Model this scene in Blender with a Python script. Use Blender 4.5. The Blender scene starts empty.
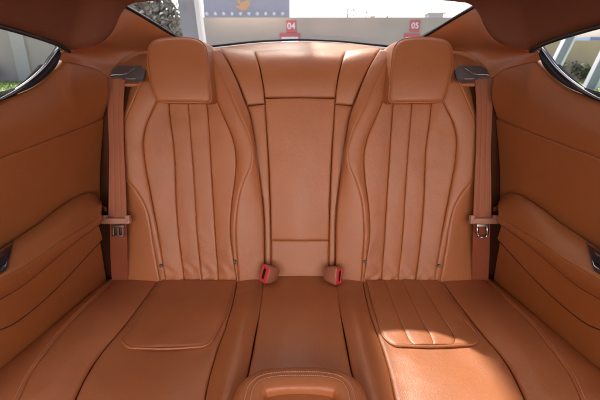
import bpy, bmesh, math, random
import numpy as np
from mathutils import Vector, noise
random.seed(7)
R = math.radians
scene = bpy.context.scene
COL = scene.collection

# ------------------------------------------------------------------ camera model (sets real positions on real surfaces)
CAM = np.array([0.0, 0.0, 1.15]); TH = R(19.5); F = 400.0
FW = np.array([0, math.cos(TH), -math.sin(TH)]); UP = np.array([0, math.sin(TH), math.cos(TH)]); RT = np.array([1.0, 0, 0])
def ray(px, py): return FW + RT*(px-300)/F + UP*(200-py)/F
def atX(px, py, X): d = ray(px, py); return CAM + d*((X-CAM[0])/d[0])
def atY(px, py, Y): d = ray(px, py); return CAM + d*(Y/d[1])
def atZ(px, py, Z): d = ray(px, py); return CAM + d*((Z-CAM[2])/d[2])
J = np.array([0, 1.193, 0.447])                       # where cushion and backrest meet
REC = R(18); BN = np.array([0, -math.cos(REC), math.sin(REC)]); BU = np.array([0, math.sin(REC), math.cos(REC)])
SL = R(3); CN = np.array([0, math.sin(SL), math.cos(SL)])
def onplane(px, py, N, h):
    d = ray(px, py); o = J + N*h
    return CAM + d*(np.dot(o-CAM, N)/np.dot(d, N))
def B(*pts): return [onplane(p[0], p[1], BN, p[2] if len(p) > 2 else 0) for p in pts]      # points on the backrest
def K(*pts): return [onplane(p[0], p[1], CN, p[2] if len(p) > 2 else 0) for p in pts]      # points on the cushion
def XS(xr, xf, *pts):                                  # side trim points: inward distance runs from xr (rear) to xf (front)
    out = []
    for px, py in pts:
        t = (105-px)/105.0
        out.append(atX(px, py, -(xr + (xf-xr)*min(t, 1.6))))
    return out

# ------------------------------------------------------------------ mesh tools
def crv(pts, t, par=None):
    P = np.array(pts, float)
    if len(P) == 2: return P[0] + np.outer(t, P[1]-P[0])
    E = np.vstack([2*P[0]-P[1], P, 2*P[-1]-P[-2]]); out = []
    for i in range(len(P)-1):
        p0, p1, p2, p3 = E[i:i+4]
        # centripetal Catmull-Rom
        t0 = 0; t1 = t0+max(np.linalg.norm(p1-p0), 1e-6)**.5; t2 = t1+max(np.linalg.norm(p2-p1), 1e-6)**.5; t3 = t2+max(np.linalg.norm(p3-p2), 1e-6)**.5
        for u in np.linspace(0, 1, 14)[:-1]:
            s = t1+(t2-t1)*u
            A1 = (t1-s)/(t1-t0)*p0+(s-t0)/(t1-t0)*p1; A2 = (t2-s)/(t2-t1)*p1+(s-t1)/(t2-t1)*p2; A3 = (t3-s)/(t3-t2)*p2+(s-t2)/(t3-t2)*p3
            B1 = (t2-s)/(t2-t0)*A1+(s-t0)/(t2-t0)*A2; B2 = (t3-s)/(t3-t1)*A2+(s-t1)/(t3-t1)*A3
            out.append((t2-s)/(t2-t1)*B1+(s-t1)/(t2-t1)*B2)
    out.append(P[-1]); Q = np.array(out)
    dq = np.diff(Q, axis=0); dl = np.linalg.norm(dq, axis=1)
    if par is not None: dl = np.abs(dq[:, par])+.03*dl           # spread by height (or depth) instead of by length
    L = np.concatenate([[0], np.cumsum(dl)]); L /= L[-1]
    return np.stack([np.interp(t, L, Q[:, k]) for k in range(3)], 1)
def spc(n, k=.75):
    u = np.linspace(0, 1, n); return (1-k)*u + k*(.5-.5*np.cos(np.pi*u))
def loft(curves, nt=60, ns=30, par=None):
    t = spc(nt); s = spc(ns)
    C = np.array([crv(c, t, par) for c in curves])           # k, nt, 3
    G = np.zeros((nt, ns, 3))
    for i in range(nt): G[i] = crv(C[:, i], s)
    return G
def loftlin(curves, nt=60, ns=30):                      # straight across with fixed knots
    t = spc(nt); s = spc(ns); C = np.array([crv(c, t) for c in curves]); k = len(curves)
    kn = np.linspace(0, 1, k); G = np.zeros((nt, ns, 3))
    for i in range(nt):
        for a in range(3): G[i, :, a] = np.interp(s, kn, C[:, i, a])
    return G
def coons(bottom, top, left, right, nt=40, ns=40):      # bottom/top run left->right, left/right run bottom->top
    t = spc(nt); s = spc(ns); b = crv(bottom, s); tp = crv(top, s); l = crv(left, t); r = crv(right, t)
    T = t[:, None, None]; S = s[None, :, None]
    return (1-T)*b[None]+T*tp[None]+(1-S)*l[:, None]+S*r[:, None]-((1-S)*(1-T)*b[0]+S*(1-T)*b[-1]+(1-S)*T*tp[0]+S*T*tp[-1])
def normals(G):
    a = np.gradient(G, axis=0); b = np.gradient(G, axis=1); n = np.cross(a, b)
    n /= np.maximum(np.linalg.norm(n, axis=2, keepdims=True), 1e-9); return n
def patch(bm, G, sg=1, edges='lrbt', r=.010, depth=.006, crown=0, skirt=.02, amp=0, freq=14, view=None, fn=None):
    """one upholstered panel: rounds down at its listed edges like a seam, has a folded-back border"""
    G = np.array(G); G[..., 0] *= sg
    n = normals(G); v = (CAM if view is None else np.array(view))-G
    flip = np.sum(n*v) < 0
    if flip: n = -n
    m, k = G.shape[:2]
    dr = np.linalg.norm(np.diff(G, axis=1), axis=2); cr = np.concatenate([np.zeros((m, 1)), np.cumsum(dr, 1)], 1)
    dc = np.linalg.norm(np.diff(G, axis=0), axis=2); cc = np.concatenate([np.zeros((1, k)), np.cumsum(dc, 0)], 0)
    D = {'l': cr, 'r': cr[:, -1:]-cr, 'b': cc, 't': cc[-1:]-cc}
    drop = np.zeros((m, k))
    for e in edges:
        rr, dd = (r, depth)
        x = np.clip(D[e]/rr, 0, 1); drop += (dd*(1-np.sqrt(np.clip(1-(1-x)**2, 0, 1))))**3
    off = -np.cbrt(drop)
    if crown:
        s = cr/np.maximum(cr[:, -1:], 1e-6); t = cc/np.maximum(cc[-1:], 1e-6)
        off = off + crown*np.clip(cr[:, -1:]/.06, 0, 1)*(4*s*(1-s))**.7*(4*t*(1-t))**.5
    if amp:
        for i in range(m):
            for j in range(k):
                q = G[i, j]; off[i, j] += amp*(noise.noise(Vector((q[0]*freq, q[1]*freq, q[2]*freq)))+.5*noise.noise(Vector((q[0]*freq*2.3, q[1]*freq*2.3, q[2]*freq*2.3))))
    if fn is not None: off = off + fn(G, cr, cc)
    P = G+n*off[..., None]
    V = [[bm.verts.new(P[i, j]) for j in range(k)] for i in range(m)]
    def face(a):
        try: bm.faces.new(a)
        except ValueError: pass
    for i in range(m-1):
        for j in range(k-1):
            q = [V[i][j], V[i+1][j], V[i+1][j+1], V[i][j+1]]
            face(q[::-1] if flip else q)
    if skirt:
        loop = [(0, j) for j in range(k)]+[(i, k-1) for i in range(1, m)]+[(m-1, j) for j in range(k-2, -1, -1)]+[(i, 0) for i in range(m-2, 0, -1)]
        W = [bm.verts.new(P[a]-n[a]*skirt) for a in loop]
        L = len(loop)
        for q in range(L):
            a, b = loop[q], loop[(q+1) % L]
            f = [V[a[0]][a[1]], V[b[0]][b[1]], W[(q+1) % L], W[q]]
            face(f if flip else f[::-1])
    return P
def ringsolid(bm, rings, cap0=True, cap1=True):
    """closed solid through a list of equal-length point rings"""
    V = [[bm.verts.new(p) for p in rg] for rg in rings]; n = len(V[0])
    for a, b in zip(V[:-1], V[1:]):
        for i in range(n): bm.faces.new([a[i], a[(i+1) % n], b[(i+1) % n], b[i]])
    if cap0: bm.faces.new(V[0][::-1])
    if cap1: bm.faces.new(V[-1])
def tube(bm, pts, r, n=10, steps=0, flat=None):
    P = crv(pts, np.linspace(0, 1, steps)) if steps else np.array(pts, float)
    T = np.gradient(P, axis=0); rings = []
    up = np.array([0, 0, 1.0]) if flat is None else np.array(flat, float)
    for p, t in zip(P, T):
        t = t/np.linalg.norm(t); a = np.cross(t, up)
        if np.linalg.norm(a) < 1e-4: a = np.cross(t, [0, 1, 0])
        a /= np.linalg.norm(a); b = np.cross(a, t)
        rx, ry = (r, r) if np.isscalar(r) else r
        rings.append([p+a*math.cos(q)*rx+b*math.sin(q)*ry for q in np.linspace(0, 2*math.pi, n, endpoint=False)])
    ringsolid(bm, rings)
def box(bm, c, sx, sy, sz, M=None, bev=0):
    """box from centre and half sizes along three axes (rows of M)"""
    M = np.eye(3) if M is None else np.array(M)
    t = bmesh.new(); bmesh.ops.create_cube(t, size=2)
    if bev:
        for v in t.verts: v.co = Vector((v.co.x*sx, v.co.y*sy, v.co.z*sz))
        bmesh.ops.bevel(t, geom=list(t.edges), offset=bev, segments=3, profile=.6, affect='EDGES')
    else:
        for v in t.verts: v.co = Vector((v.co.x*sx, v.co.y*sy, v.co.z*sz))
    mp = {}
    for v in t.verts: mp[v.index] = bm.verts.new(np.array(c)+M.T@np.array(v.co))
    for f in t.faces: bm.faces.new([mp[v.index] for v in f.verts])
    t.free()
def outline(pts, n): 
    P = list(pts)+[pts[0]]; return crv(P, np.linspace(0, 1, n, endpoint=False))
def pillow(bm, ol, N, back, edge=.02, crown=.012, shrink=1.0, n=72, steps=7, bs=(0, 0, 0)):
    """rounded slab from a closed outline of points: puffed front along N, sides going back"""
    O = outline(ol, n); c = O.mean(0); N = np.array(N, float); N /= np.linalg.norm(N)
    T = np.roll(O, -1, 0)-np.roll(O, 1, 0); inn = np.cross(N, T); inn /= np.maximum(np.linalg.norm(inn, axis=1, keepdims=True), 1e-9)
    if np.sum(inn*(c-O)) < 0: inn = -inn
    hm = np.linalg.norm(O-c, axis=1).mean(); rings = []
    bs = np.array(bs); rings.append(c+(O-c)*shrink*.9-N*back+bs); rings.append(c+(O-c)*shrink-N*back*.85+bs); rings.append(c+(O-c)*(shrink+1)/2-N*back*.45+bs*.6)
    for q in np.linspace(0, math.pi/2, steps):
        rings.append(O-(O-c)*(edge*(1-math.cos(q))/hm)-N*edge*(1-math.sin(q)))
    I = rings[-1]
    for f in (.92, .8, .65, .5, .35, .2, .08): rings.append(c+(I-c)*f)
    ux = np.array([1.0, 0, 0]); uy = np.cross(N, ux); hx = np.abs((O-c)@ux).max(); hy = np.abs((O-c)@uy).max()
    rings = [rg+N*(crown*((1-((rg-c)@ux/hx)**2)+.8*(1-((rg-c)@uy/hy)**2)))[:, None] for rg in rings]
    ringsolid(bm, rings)

def stitch(parent, pts, n, mtl, off=(0, 0, 0), rad=.0007, t0=.02, t1=.98):
    D = crv(pts, np.linspace(t0, t1, n+1)); bm = bmesh.new(); off = np.array(off)
    for i in range(n):
        a, b = D[i]+off, D[i]+(D[i+1]-D[i])*.66+off; tube(bm, [a, (a+b)/2, b], (rad, rad*.8), 5)
    return obj('stitching', bm, mtl, parent)
def empty(name, loc):
    o = bpy.data.objects.new(name, None); COL.objects.link(o); o.location = loc; o.empty_display_size = .05; return o
def obj(name, bm, mat, parent=None, smooth=True, fix=True, ang=None):
    if fix: bmesh.ops.recalc_face_normals(bm, faces=bm.faces)
    me = bpy.data.meshes.new(name)
    if parent is not None:
        w = Vector(parent.location); p = parent.parent
        while p: w += Vector(p.location); p = p.parent
        for v in bm.verts: v.co -= w
    bm.to_mesh(me); bm.free()
    if smooth:
        me.shade_smooth()
        if ang: me.set_sharp_from_angle(angle=R(ang))
    me.materials.append(mat)
    o = bpy.data.objects.new(name, me); COL.objects.link(o)
    if parent is not None: o.parent = parent
    return o
def tag(o, label=None, cat=None, group=None, kind=None):
    if label: o['label'] = label
    if cat: o['category'] = cat
    if group: o['group'] = group
    if kind: o['kind'] = kind
    return o

# ------------------------------------------------------------------ materials
def mat(name, col, rough=.5, metal=0, spec=.5, bump=0, bscale=200, var=.0, vscale=8, leather=False, coat=0, sheen=0):
    m = bpy.data.materials.new(name); m.use_nodes = True; nt = m.node_tree; b = nt.nodes['Principled BSDF']
    b.inputs['Base Color'].default_value = (*col, 1); b.inputs['Roughness'].default_value = rough
    b.inputs['Metallic'].default_value = metal; b.inputs['Specular IOR Level'].default_value = spec
    if coat: b.inputs['Coat Weight'].default_value = coat; b.inputs['Coat Roughness'].default_value = .3
    if sheen: b.inputs['Sheen Weight'].default_value = sheen
    tc = nt.nodes.new('ShaderNodeTexCoord'); L = nt.links.new
    if var:
        nz = nt.nodes.new('ShaderNodeTexNoise'); nz.inputs['Scale'].default_value = vscale; nz.inputs['Detail'].default_value = 6
        L(tc.outputs['Object'], nz.inputs['Vector'])
        mx = nt.nodes.new('ShaderNodeMix'); mx.data_type = 'RGBA'
        mx.inputs[6].default_value = (*[c*(1-var) for c in col], 1); mx.inputs[7].default_value = (*[min(1, c*(1+var)) for c in col], 1)
        L(nz.outputs['Fac'], mx.inputs[0]); L(mx.outputs[2], b.inputs['Base Color'])
        mr = nt.nodes.new('ShaderNodeMapRange'); mr.inputs['To Min'].default_value = max(.05, rough-.08); mr.inputs['To Max'].default_value = rough+.08
        L(nz.outputs['Fac'], mr.inputs['Value']); L(mr.outputs[0], b.inputs['Roughness'])
    if bump:
        if leather:
            vo = nt.nodes.new('ShaderNodeTexVoronoi'); vo.inputs['Scale'].default_value = bscale; vo.feature = 'DISTANCE_TO_EDGE'
            L(tc.outputs['Object'], vo.inputs['Vector']); src = vo.outputs['Distance']
            n2 = nt.nodes.new('ShaderNodeTexNoise'); n2.inputs['Scale'].default_value = 32; n2.inputs['Detail'].default_value = 5
            L(tc.outputs['Object'], n2.inputs['Vector'])
            b2 = nt.nodes.new('ShaderNodeBump'); b2.inputs['Strength'].default_value = .34; b2.inputs['Distance'].default_value = .002
            L(n2.outputs['Fac'], b2.inputs['Height'])
        else:
            nz2 = nt.nodes.new('ShaderNodeTexNoise'); nz2.inputs['Scale'].default_value = bscale; nz2.inputs['Detail'].default_value = 5
            L(tc.outputs['Object'], nz2.inputs['Vector']); src = nz2.outputs['Fac']; b2 = None
        bp = nt.nodes.new('ShaderNodeBump'); bp.inputs['Strength'].default_value = bump; bp.inputs['Distance'].default_value = .0015 if leather else .01
        L(src, bp.inputs['Height']); L(bp.outputs[0], b.inputs['Normal'])
        if b2: L(b2.outputs[0], bp.inputs['Normal'])
    return m
LC = (.40, .134, .046)
LEA = mat('saddle_leather', LC, .40, spec=.5, bump=.34, bscale=340, var=.13, vscale=6, leather=True)
LEAT = mat('trim_leather_shaded', (.32, .104, .028), .43, spec=.45, bump=.35, bscale=420, var=.07, vscale=5, leather=True)  # leather darkened to stand in for weaker light on the side panels
LEAS = mat('seat_leather', LC, .41, spec=.5, bump=.38, bscale=340, var=.16, vscale=7, leather=True)
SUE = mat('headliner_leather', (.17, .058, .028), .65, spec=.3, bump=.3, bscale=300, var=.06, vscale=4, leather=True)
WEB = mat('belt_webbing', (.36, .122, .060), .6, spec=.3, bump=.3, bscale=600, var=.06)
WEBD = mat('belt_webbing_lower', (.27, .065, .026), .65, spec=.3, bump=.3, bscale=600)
PLA = mat('brown_plastic', (.33, .12, .065), .38, spec=.5)
PLL = mat('tan_plastic', (.42, .19, .12), .4, spec=.5)
RED = mat('red_plastic', (.62, .05, .055), .35, spec=.5)
BLK = mat('black_rubber', (.012, .012, .014), .45, spec=.4)
BLKG = mat('black_gloss', (.012, .013, .018), .12, spec=.6)
BLKT = mat('black_satin', (.012, .013, .017), .42, spec=.3)
BODY = mat('body_underside', (.02, .016, .014), .7)
GRYP = mat('dark_grey_plastic', (.10, .088, .09), .5, spec=.4)
SEAMM = mat('crease_shade', (.07, .022, .009), .8)  # dark tone standing in for shade inside the side panel creases
DNL = mat('gap_shade', (.085, .028, .013), .9, spec=.1)  # shade of the gap beside the belts, put into the colour
CHR = mat('chrome', (.75, .75, .76), .16, metal=1)
STE = mat('steel', (.55, .5, .48), .3, metal=1)
STD = mat('dark_steel', (.16, .11, .09), .4, metal=1)
THR = mat('thread', (.62, .27, .13), .7)
CARP = mat('carpet', (.10, .035, .018), .95, spec=.1, bump=.6, bscale=400)
ASPH = mat('pale_concrete', (.30, .29, .27), .9, bump=.3, bscale=30, var=.15, vscale=2)
def wallmat(name, col): return mat(name, col, .9, bump=.25, bscale=12, var=.1, vscale=.8, spec=.2)
W1 = wallmat('grey_beige_render', (.50, .42, .345)); W2 = wallmat('beige_render', (.56, .41, .27)); W3 = wallmat('pale_render', (.56, .50, .43))
GPO = mat('white_paint_shaded', (.27, .28, .32), .6, bump=.1, bscale=20, var=.08); WHT = mat('white_paint', (.72, .71, .70), .5, bump=.1, bscale=20); BLU = mat('grey_blue_board', (.38, .40, .46), .6, var=.05)
ORA = mat('orange_paint', (.80, .46, .22), .6); SRED = mat('sign_red', (.60, .13, .13), .5); SWH = mat('sign_white', (.85, .83, .82), .6)
BARK = mat('grey_bark', (.22, .19, .16), .9, bump=.8, bscale=30, var=.35, vscale=14); LEAFG = mat('dry_leaves', (.27, .25, .21), .8, var=.5, vscale=3)
GRS = mat('grass_green', (.16, .23, .06), .9, var=.45, vscale=3, bump=.5, bscale=60); SHR = mat('shrub_leaves', (.05, .075, .03), .8, var=.4, vscale=4)
ROOF = mat('blue_roof_sheet', (.12, .20, .34), .5, var=.1)
def glassmat(name, tint, refl):
    m = bpy.data.materials.new(name); m.use_nodes = True; nt = m.node_tree; nt.nodes.clear(); L = nt.links.new
    o = nt.nodes.new('ShaderNodeOutputMaterial'); tr = nt.nodes.new('ShaderNodeBsdfTransparent'); tr.inputs[0].default_value = (*tint, 1)
    gl = nt.nodes.new('ShaderNodeBsdfGlossy'); gl.inputs['Roughness'].default_value = .03
    fr = nt.nodes.new('ShaderNodeFresnel'); fr.inputs['IOR'].default_value = refl; mx = nt.nodes.new('ShaderNodeMixShader')
    L(fr.outputs[0], mx.inputs[0]); L(tr.outputs[0], mx.inputs[1]); L(gl.outputs[0], mx.inputs[2]); L(mx.outputs[0], o.inputs[0]); return m
GLA = glassmat('window_glass', (.41, .415, .41), 1.25)

# ------------------------------------------------------------------ SEATS (left seat authored, right seat mirrored)
IL = B((165.5,283,.004),(163,266,.006),(159,240,.008),(155,217,.009),(150,190,.010),(145,163,.011),(143.5,140,.011),(147,123,.011),(157,102,.010),(166,84,.008),(174,58,.004))
P1 = B((184.5,283),(178.5,233),(176,200),(174,150),(169,103),(172,84),(181,58))
P2 = B((202,283),(197,233),(193,167),(188,103),(187,84),(187,58))
P3 = B((218.5,283),(215,233),(211,167),(206.5,103),(203,84),(193,58))
IR = B((236.5,283,.004),(233,257,.006),(230,233,.008),(231.5,203,.009),(235,177,.010),(235.5,153,.011),(232,137,.011),(225,120,.011),(217,102,.010),(209,84,.008),(198,58,.004))
WL = B((160,283,0.0025),(154,250,0.0087),(150,225,0.0136),(146,208,0.0174),(137,192,0.0211),(127.5,181,0.0223),(124.5,165,0.0223),(123.2,140,0.0223),(123.5,124,0.0223),(133,100,0.0211),(143,77,0.0186),(152,58,0.0174))
WR = B((239,283,0.0025),(236.5,250,0.0087),(235.5,230,0.0136),(237.5,204,0.0186),(243,183,0.0236),(251,165,0.0260),(252.6,150,0.0260),(247,130,0.0260),(240,115,0.0260),(233,100,0.0248),(224,80,0.0223),(214,62,0.0186),(206,50,0.0124))
OO = B((125,283,-.012),(126,250,-.012),(125.8,215,-.008),(124.5,182,.004),(121.5,150,.0),(121,124,-.005),(126,100,-.01),(139,70,-.01),(146,58,-.012))
LI = B((265,283,-.012),(264.5,265,-.010),(263.5,217,-.006),(260,183,.0),(256.5,160,.010),(254,140,.008),(249.5,113,.004),(243.5,98,.005),(238,83,.0),(229,64,.0),(220,49,-.005))
CL = K((159,278.5,-.012),(140,305,0),(117,334,.004),(105,348,.004),(93,364,.004),(82,384,.004),(75,400,.002),(68,425,-.004),(64,450,-.02))
CR = K((237.5,278.5,-.012),(232,305,0),(225,328,.004),(217,350,.004),(209,378,.004),(204.5,400,.002),(199,425,-.004),(195,450,-.02))
CM = K((198,278.5,-.012),(188,310,-.006),(176,334,-.004),(160,364,.004),(140,400,.006),(132,425,.0),(128,450,-.02))
SB = K((115,278.5,-.012),(97,296,.012),(67,325,.022),(47,350,.024),(30,374,.022),(18,400,.02),(6,430,.012),(-2,450,-.005))
MB = K((137,278.5,-.012),(118,300,.012),(92,330,.022),(70,357,.024),(56,382,.022),(46,400,.02),(36,430,.01),(30,450,-.01))
OB = K((108,278.5,-.02),(80,303,-.004),(40,337,.002),(0,370,.004),(-30,395,.002),(-60,420,-.004),(-85,442,-.015))
GP = K((265,278.5,-.012),(260.5,310,.004),(255.5,334,.006),(249.5,367,.006),(241.5,400,.004),(236,425,-.002),(230,450,-.02))
MI = K((251,278.5,-.008),(246,310,.016),(240,334,.02),(233,364,.02),(223,400,.018),(217,425,.008),(212,450,-.012))
HO = [(156.5,102),(152.5,92),(149,76),(146.8,60),(147.5,48),(152,41),(162,38),(176,37),(191,37.6),(201,40.5),(206.5,48),(209,62),(210.5,80),(211.5,94),(210.5,102),(198,103),(184,103.2),(168,103)]

def seat(sg, label, pads, pleats):
    base = np.array([sg*-.37, .95, .30])
    t = tag(empty('bucket_seat', base), label, 'car seat', 'individual rear seats')
    # backrest insert: four pleats in one part
    bm = bmesh.new()
    cs = [IL, P1, P2, P3, IR]
    def crease(G, cr, cc):                               # soft folds where the insert bunches at its foot
        a = np.exp(-((cc/.05)**2)); x = G[..., 0]
        return a*.0034*np.sin(x*150+np.cos(cc*90)*1.5)*np.cos(cc*60)
    for a, b in zip(cs[:-1], cs[1:]):
        patch(bm, loft([a, b], 90, 22, 2), sg, r=.0065, depth=.0034, crown=.0022, skirt=.01, amp=.0020, freq=15, fn=crease)
    obj('backrest_insert', bm, LEAS, t)
    bm = bmesh.new()
    patch(bm, loft([WL, IL], 110, 26, 2), sg, r=.008, depth=.005, crown=.006, skirt=.03, amp=.0008); obj('backrest_wing', bm, LEA, t)
    bm = bmesh.new()
    patch(bm, loft([IR, WR], 110, 26, 2), sg, r=.008, depth=.005, crown=.006, skirt=.03, amp=.0008); obj('backrest_wing', bm, LEA, t)
    bm = bmesh.new(); patch(bm, loft([OO, WL], 90, 26, 2), sg, r=.0065, depth=.0042, crown=.006, skirt=.05, amp=.0006); obj('side_bolster', bm, LEA, t)
    bm = bmesh.new(); patch(bm, loft([WR, LI], 90, 26, 2), sg, r=.0065, depth=.0042, crown=.006, skirt=.05, amp=.0006); obj('side_bolster', bm, LEA, t)
    # shell behind the upholstery
    bm = bmesh.new(); sh = lambda c, k: [p-BN*k for p in c]
    patch(bm, loft([sh(OO, .03), sh(P2, .04), sh(LI, .03)], 30, 20), sg, edges='', skirt=.05); obj('backrest_shell', bm, LEA, t)
    # headrest
    bm = bmesh.new(); ol = [p*np.array([sg, 1, 1]) for p in B(*[(x, y, .050) for x, y in HO])]
    pillow(bm, ol, BN, .115, edge=.015, crown=.009, shrink=1.0, n=96, bs=np.array([sg*.022, 0, 0])+BU*.010); h = obj('headrest', bm, LEA, t)
    bm = bmesh.new(); oo = outline(ol, 120); c_ = oo.mean(0); hx, hy = np.abs((oo-c_)[:, 0]).max(), np.abs((oo-c_)@BU).max()
    ee = c_+(oo-c_)*.985; ee = ee-BN*.0075+BN*(.009*((1-((oo-c_)[:, 0]/hx)**2)+.8*(1-((oo-c_)@BU/hy)**2)))[:, None]
    tube(bm, list(ee)+[ee[0]], .0022, 6); obj('piping', bm, LEA, h)
    # studs at the foot of the insert
    for q in ((160.5, 266), (234.8, 262)):
        bm = bmesh.new(); c = B((q[0], q[1], .014))[0]*np.array([sg, 1, 1])
        rings = [[c+BN*hh+(np.array([1,0,0])*math.cos(a)+BU*math.sin(a))*rr for a in np.linspace(0, 6.283, 16, endpoint=False)] for rr, hh in ((.0055,-.006),(.0055,.001),(.004,.003),(.0032,.0018),(.001,.0018))]
        ringsolid(bm, rings); obj('stud', bm, GRYP, t)
    # cushion
    bm = bmesh.new(); patch(bm, loft([CL, CM, CR], 90, 50, 1), sg, edges='lrbt', r=.009, depth=.006, skirt=.12, amp=.0024, freq=9); obj('seat_cushion', bm, LEAS, t)
    bm = bmesh.new(); patch(bm, loft([SB, MB, CL], 90, 36, 1), sg, r=.009, depth=.006, skirt=.10, amp=.0010); obj('cushion_bolster', bm, LEA, t)
    bm = bmesh.new(); patch(bm, loft([OB, SB], 90, 26, 1), sg, r=.006, depth=.003, crown=.006, skirt=.10, amp=.0008); ce = obj('cushion_edge', bm, LEA, t); stitch(ce, [(p+np.array([-.006, 0, .0022]))*np.array([sg, 1, 1]) for p in SB], 150, THR)
    bm = bmesh.new(); patch(bm, loft([CR, MI, GP], 90, 36, 1), sg, r=.007, depth=.005, skirt=.10, amp=.0010); obj('cushion_bolster', bm, LEA, t)
    # sewn-in pad with raised border
    L_, R_ = pads
    bm = bmesh.new()
    f = np.linspace(0, 1, pleats+1)
    Lc = crv(K(*L_), np.linspace(0, 1, 20)); Rc = crv(K(*R_), np.linspace(0, 1, 20))
    for a, b in zip(f[:-1], f[1:]):
        patch(bm, loft([list(Lc+(Rc-Lc)*a), list(Lc+(Rc-Lc)*b)], 60, 30), sg, r=.012, depth=.0022 if pleats > 1 else .004, crown=.0012 if pleats > 1 else .002, skirt=.012, amp=.0012, freq=18)
    obj('cushion_pad', bm, LEAS, t)
    bm = bmesh.new(); e = list(Lc)+list(crv([Lc[-1], (Lc[-1]+Rc[-1])/2+np.array([0,-.006,0]), Rc[-1]], np.linspace(0, 1, 10)))[1:-1]+list(Rc[::-1])
    e = [(p-CN*.003)*np.array([sg, 1, 1]) for p in e]; tube(bm, e, .0032, 8, 90); obj('piping', bm, LEA, t)
    return t
PADL = ([(163.5,279.5,-.004),(150,298,.004),(136,318,.007),(126,333,.008),(122.5,341,.008),(130,347,.008)], [(236,279.5,-.004),(230,298,.004),(224,316,.007),(215,334,.008),(210,342,.008),(203,345.5,.008)])
PADR = ([(163.5,279.5,-.004),(150,298,.004),(136,318,.007),(124,332,.008),(121.5,339,.008),(128,343.5,.008)], [(233,279.5,-.004),(228,298,.004),(223,316,.007),(218,332,.008),(214,339,.008),(205,344.5,.008)])
seat(-1*-1, 'tan leather bucket seat with a smooth rounded pad on its cushion, left of the console', PADL, 1)
seat(-1, 'tan leather bucket seat with pleated cushion pad and sunlit front, right of the console', PADR, 4)

# ------------------------------------------------------------------ CENTRE BACKREST between the seats
mir = lambda c: [p*np.array([-1, 1, 1]) for p in c]
t = tag(empty('backrest_divider', (0, 1.22, .45)), 'flat tan leather centre section between the two bucket seats with padded top roll', 'seat divider')
CC = B((271,286,-.03),(271,240,-.03))
CP = B((271,240.5,-.028),(270,200,-.024),(268,150,-.022),(266,122,-.02),(264.7,98.5,-.018))
bm = bmesh.new(); md = [(p*np.array([0,1,1]))+BN*.012 for p in CP]; patch(bm, loft([CP, md, mir(CP)], 70, 50), r=.008, depth=.0055, skirt=.04, amp=.0006); obj('centre_panel', bm, LEA, t)
bm = bmesh.new(); patch(bm, loft([CC, [p*np.array([0,1,1])+BN*.006 for p in CC], mir(CC)], 24, 40), r=.008, depth=.005, skirt=.04, amp=.0006); obj('lower_panel', bm, LEA, t)
TR = B((264.6,97.5,-.018),(263,84,-.014),(260.5,70,-.016),(257.5,59,-.028),(255.3,53.5,-.055),(254.3,51.5,-.10),(254,50.5,-.16))
bm = bmesh.new(); TM = B((300,97.5,-.008),(300,84,-.002),(300,70,-.004),(300,58,-.018),(300,52,-.050),(300,49.5,-.10),(300,48.6,-.16))
patch(bm, loft([TR, TM, mir(TR)], 60, 50), r=.009, depth=.006, skirt=.05, amp=.0005); obj('top_roll', bm, LEA, t)
bm = bmesh.new(); e = B((252,290,-.075),(252,60,-.075)); patch(bm, loft([e, mir(e)], 6, 6), edges='', skirt=.02); obj('backing', bm, LEA, t)
FA = B((265.5,286,-.03),(264.8,265,-.03),(264,217,-.026),(260.5,183,-.022),(256,157,-.02),(254,140,-.02),(250,116,-.02),(246.8,106,-.02))
FB = B((270.8,286,-.03),(270.8,240,-.03),(269.8,200,-.026),(267.8,150,-.024),(266,122,-.022),(264.9,104,-.02))
UA = B((246.6,105.5,-.02),(242.5,94,-.016),(237,80,-.014),(229,63,-.018),(223,53,-.035),(219.5,48.5,-.07),(218,47.5,-.13))
UB = B((264.8,103.6,-.02),(263.8,92,-.016),(261,75,-.016),(258,61,-.026),(255.8,54,-.052),(254.6,51.8,-.09),(254,50.8,-.15))
for sg in (1, -1):
    bm = bmesh.new(); patch(bm, loft([FA, FB], 70, 18), sg, r=.007, depth=.005, crown=.003, skirt=.04); obj('flank_panel', bm, LEA, t)
    bm = bmesh.new(); patch(bm, loft([UA, UB], 60, 26), sg, r=.007, depth=.005, crown=.004, skirt=.04); obj('shoulder_panel', bm, LEA, t)

# ------------------------------------------------------------------ CENTRE CONSOLE
t = tag(empty('centre_console', (0, .85, .40)), 'low tan leather console pad with an arched stitched hood at its front', 'console')
KP = K((264.8,271.5,-.014),(261.0,300,.002),(255.7,334,.004),(249.7,366,.005),(241.6,400,.003),(238,430,-.01))
bm = bmesh.new(); patch(bm, loft([KP, K((300,271.5,-.008),(300,300,.010),(300,334,.014),(300,365,.014),(300,400,.012),(300,430,0)), mir(KP)], 80, 50), r=.007, depth=.006, skirt=.12, amp=.0008); obj('console_pad', bm, LEA, t)
bm = bmesh.new(); box(bm, (0, .90, .31), .155, .28, .115); obj('console_base', bm, LEA, t, smooth=False)
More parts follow.
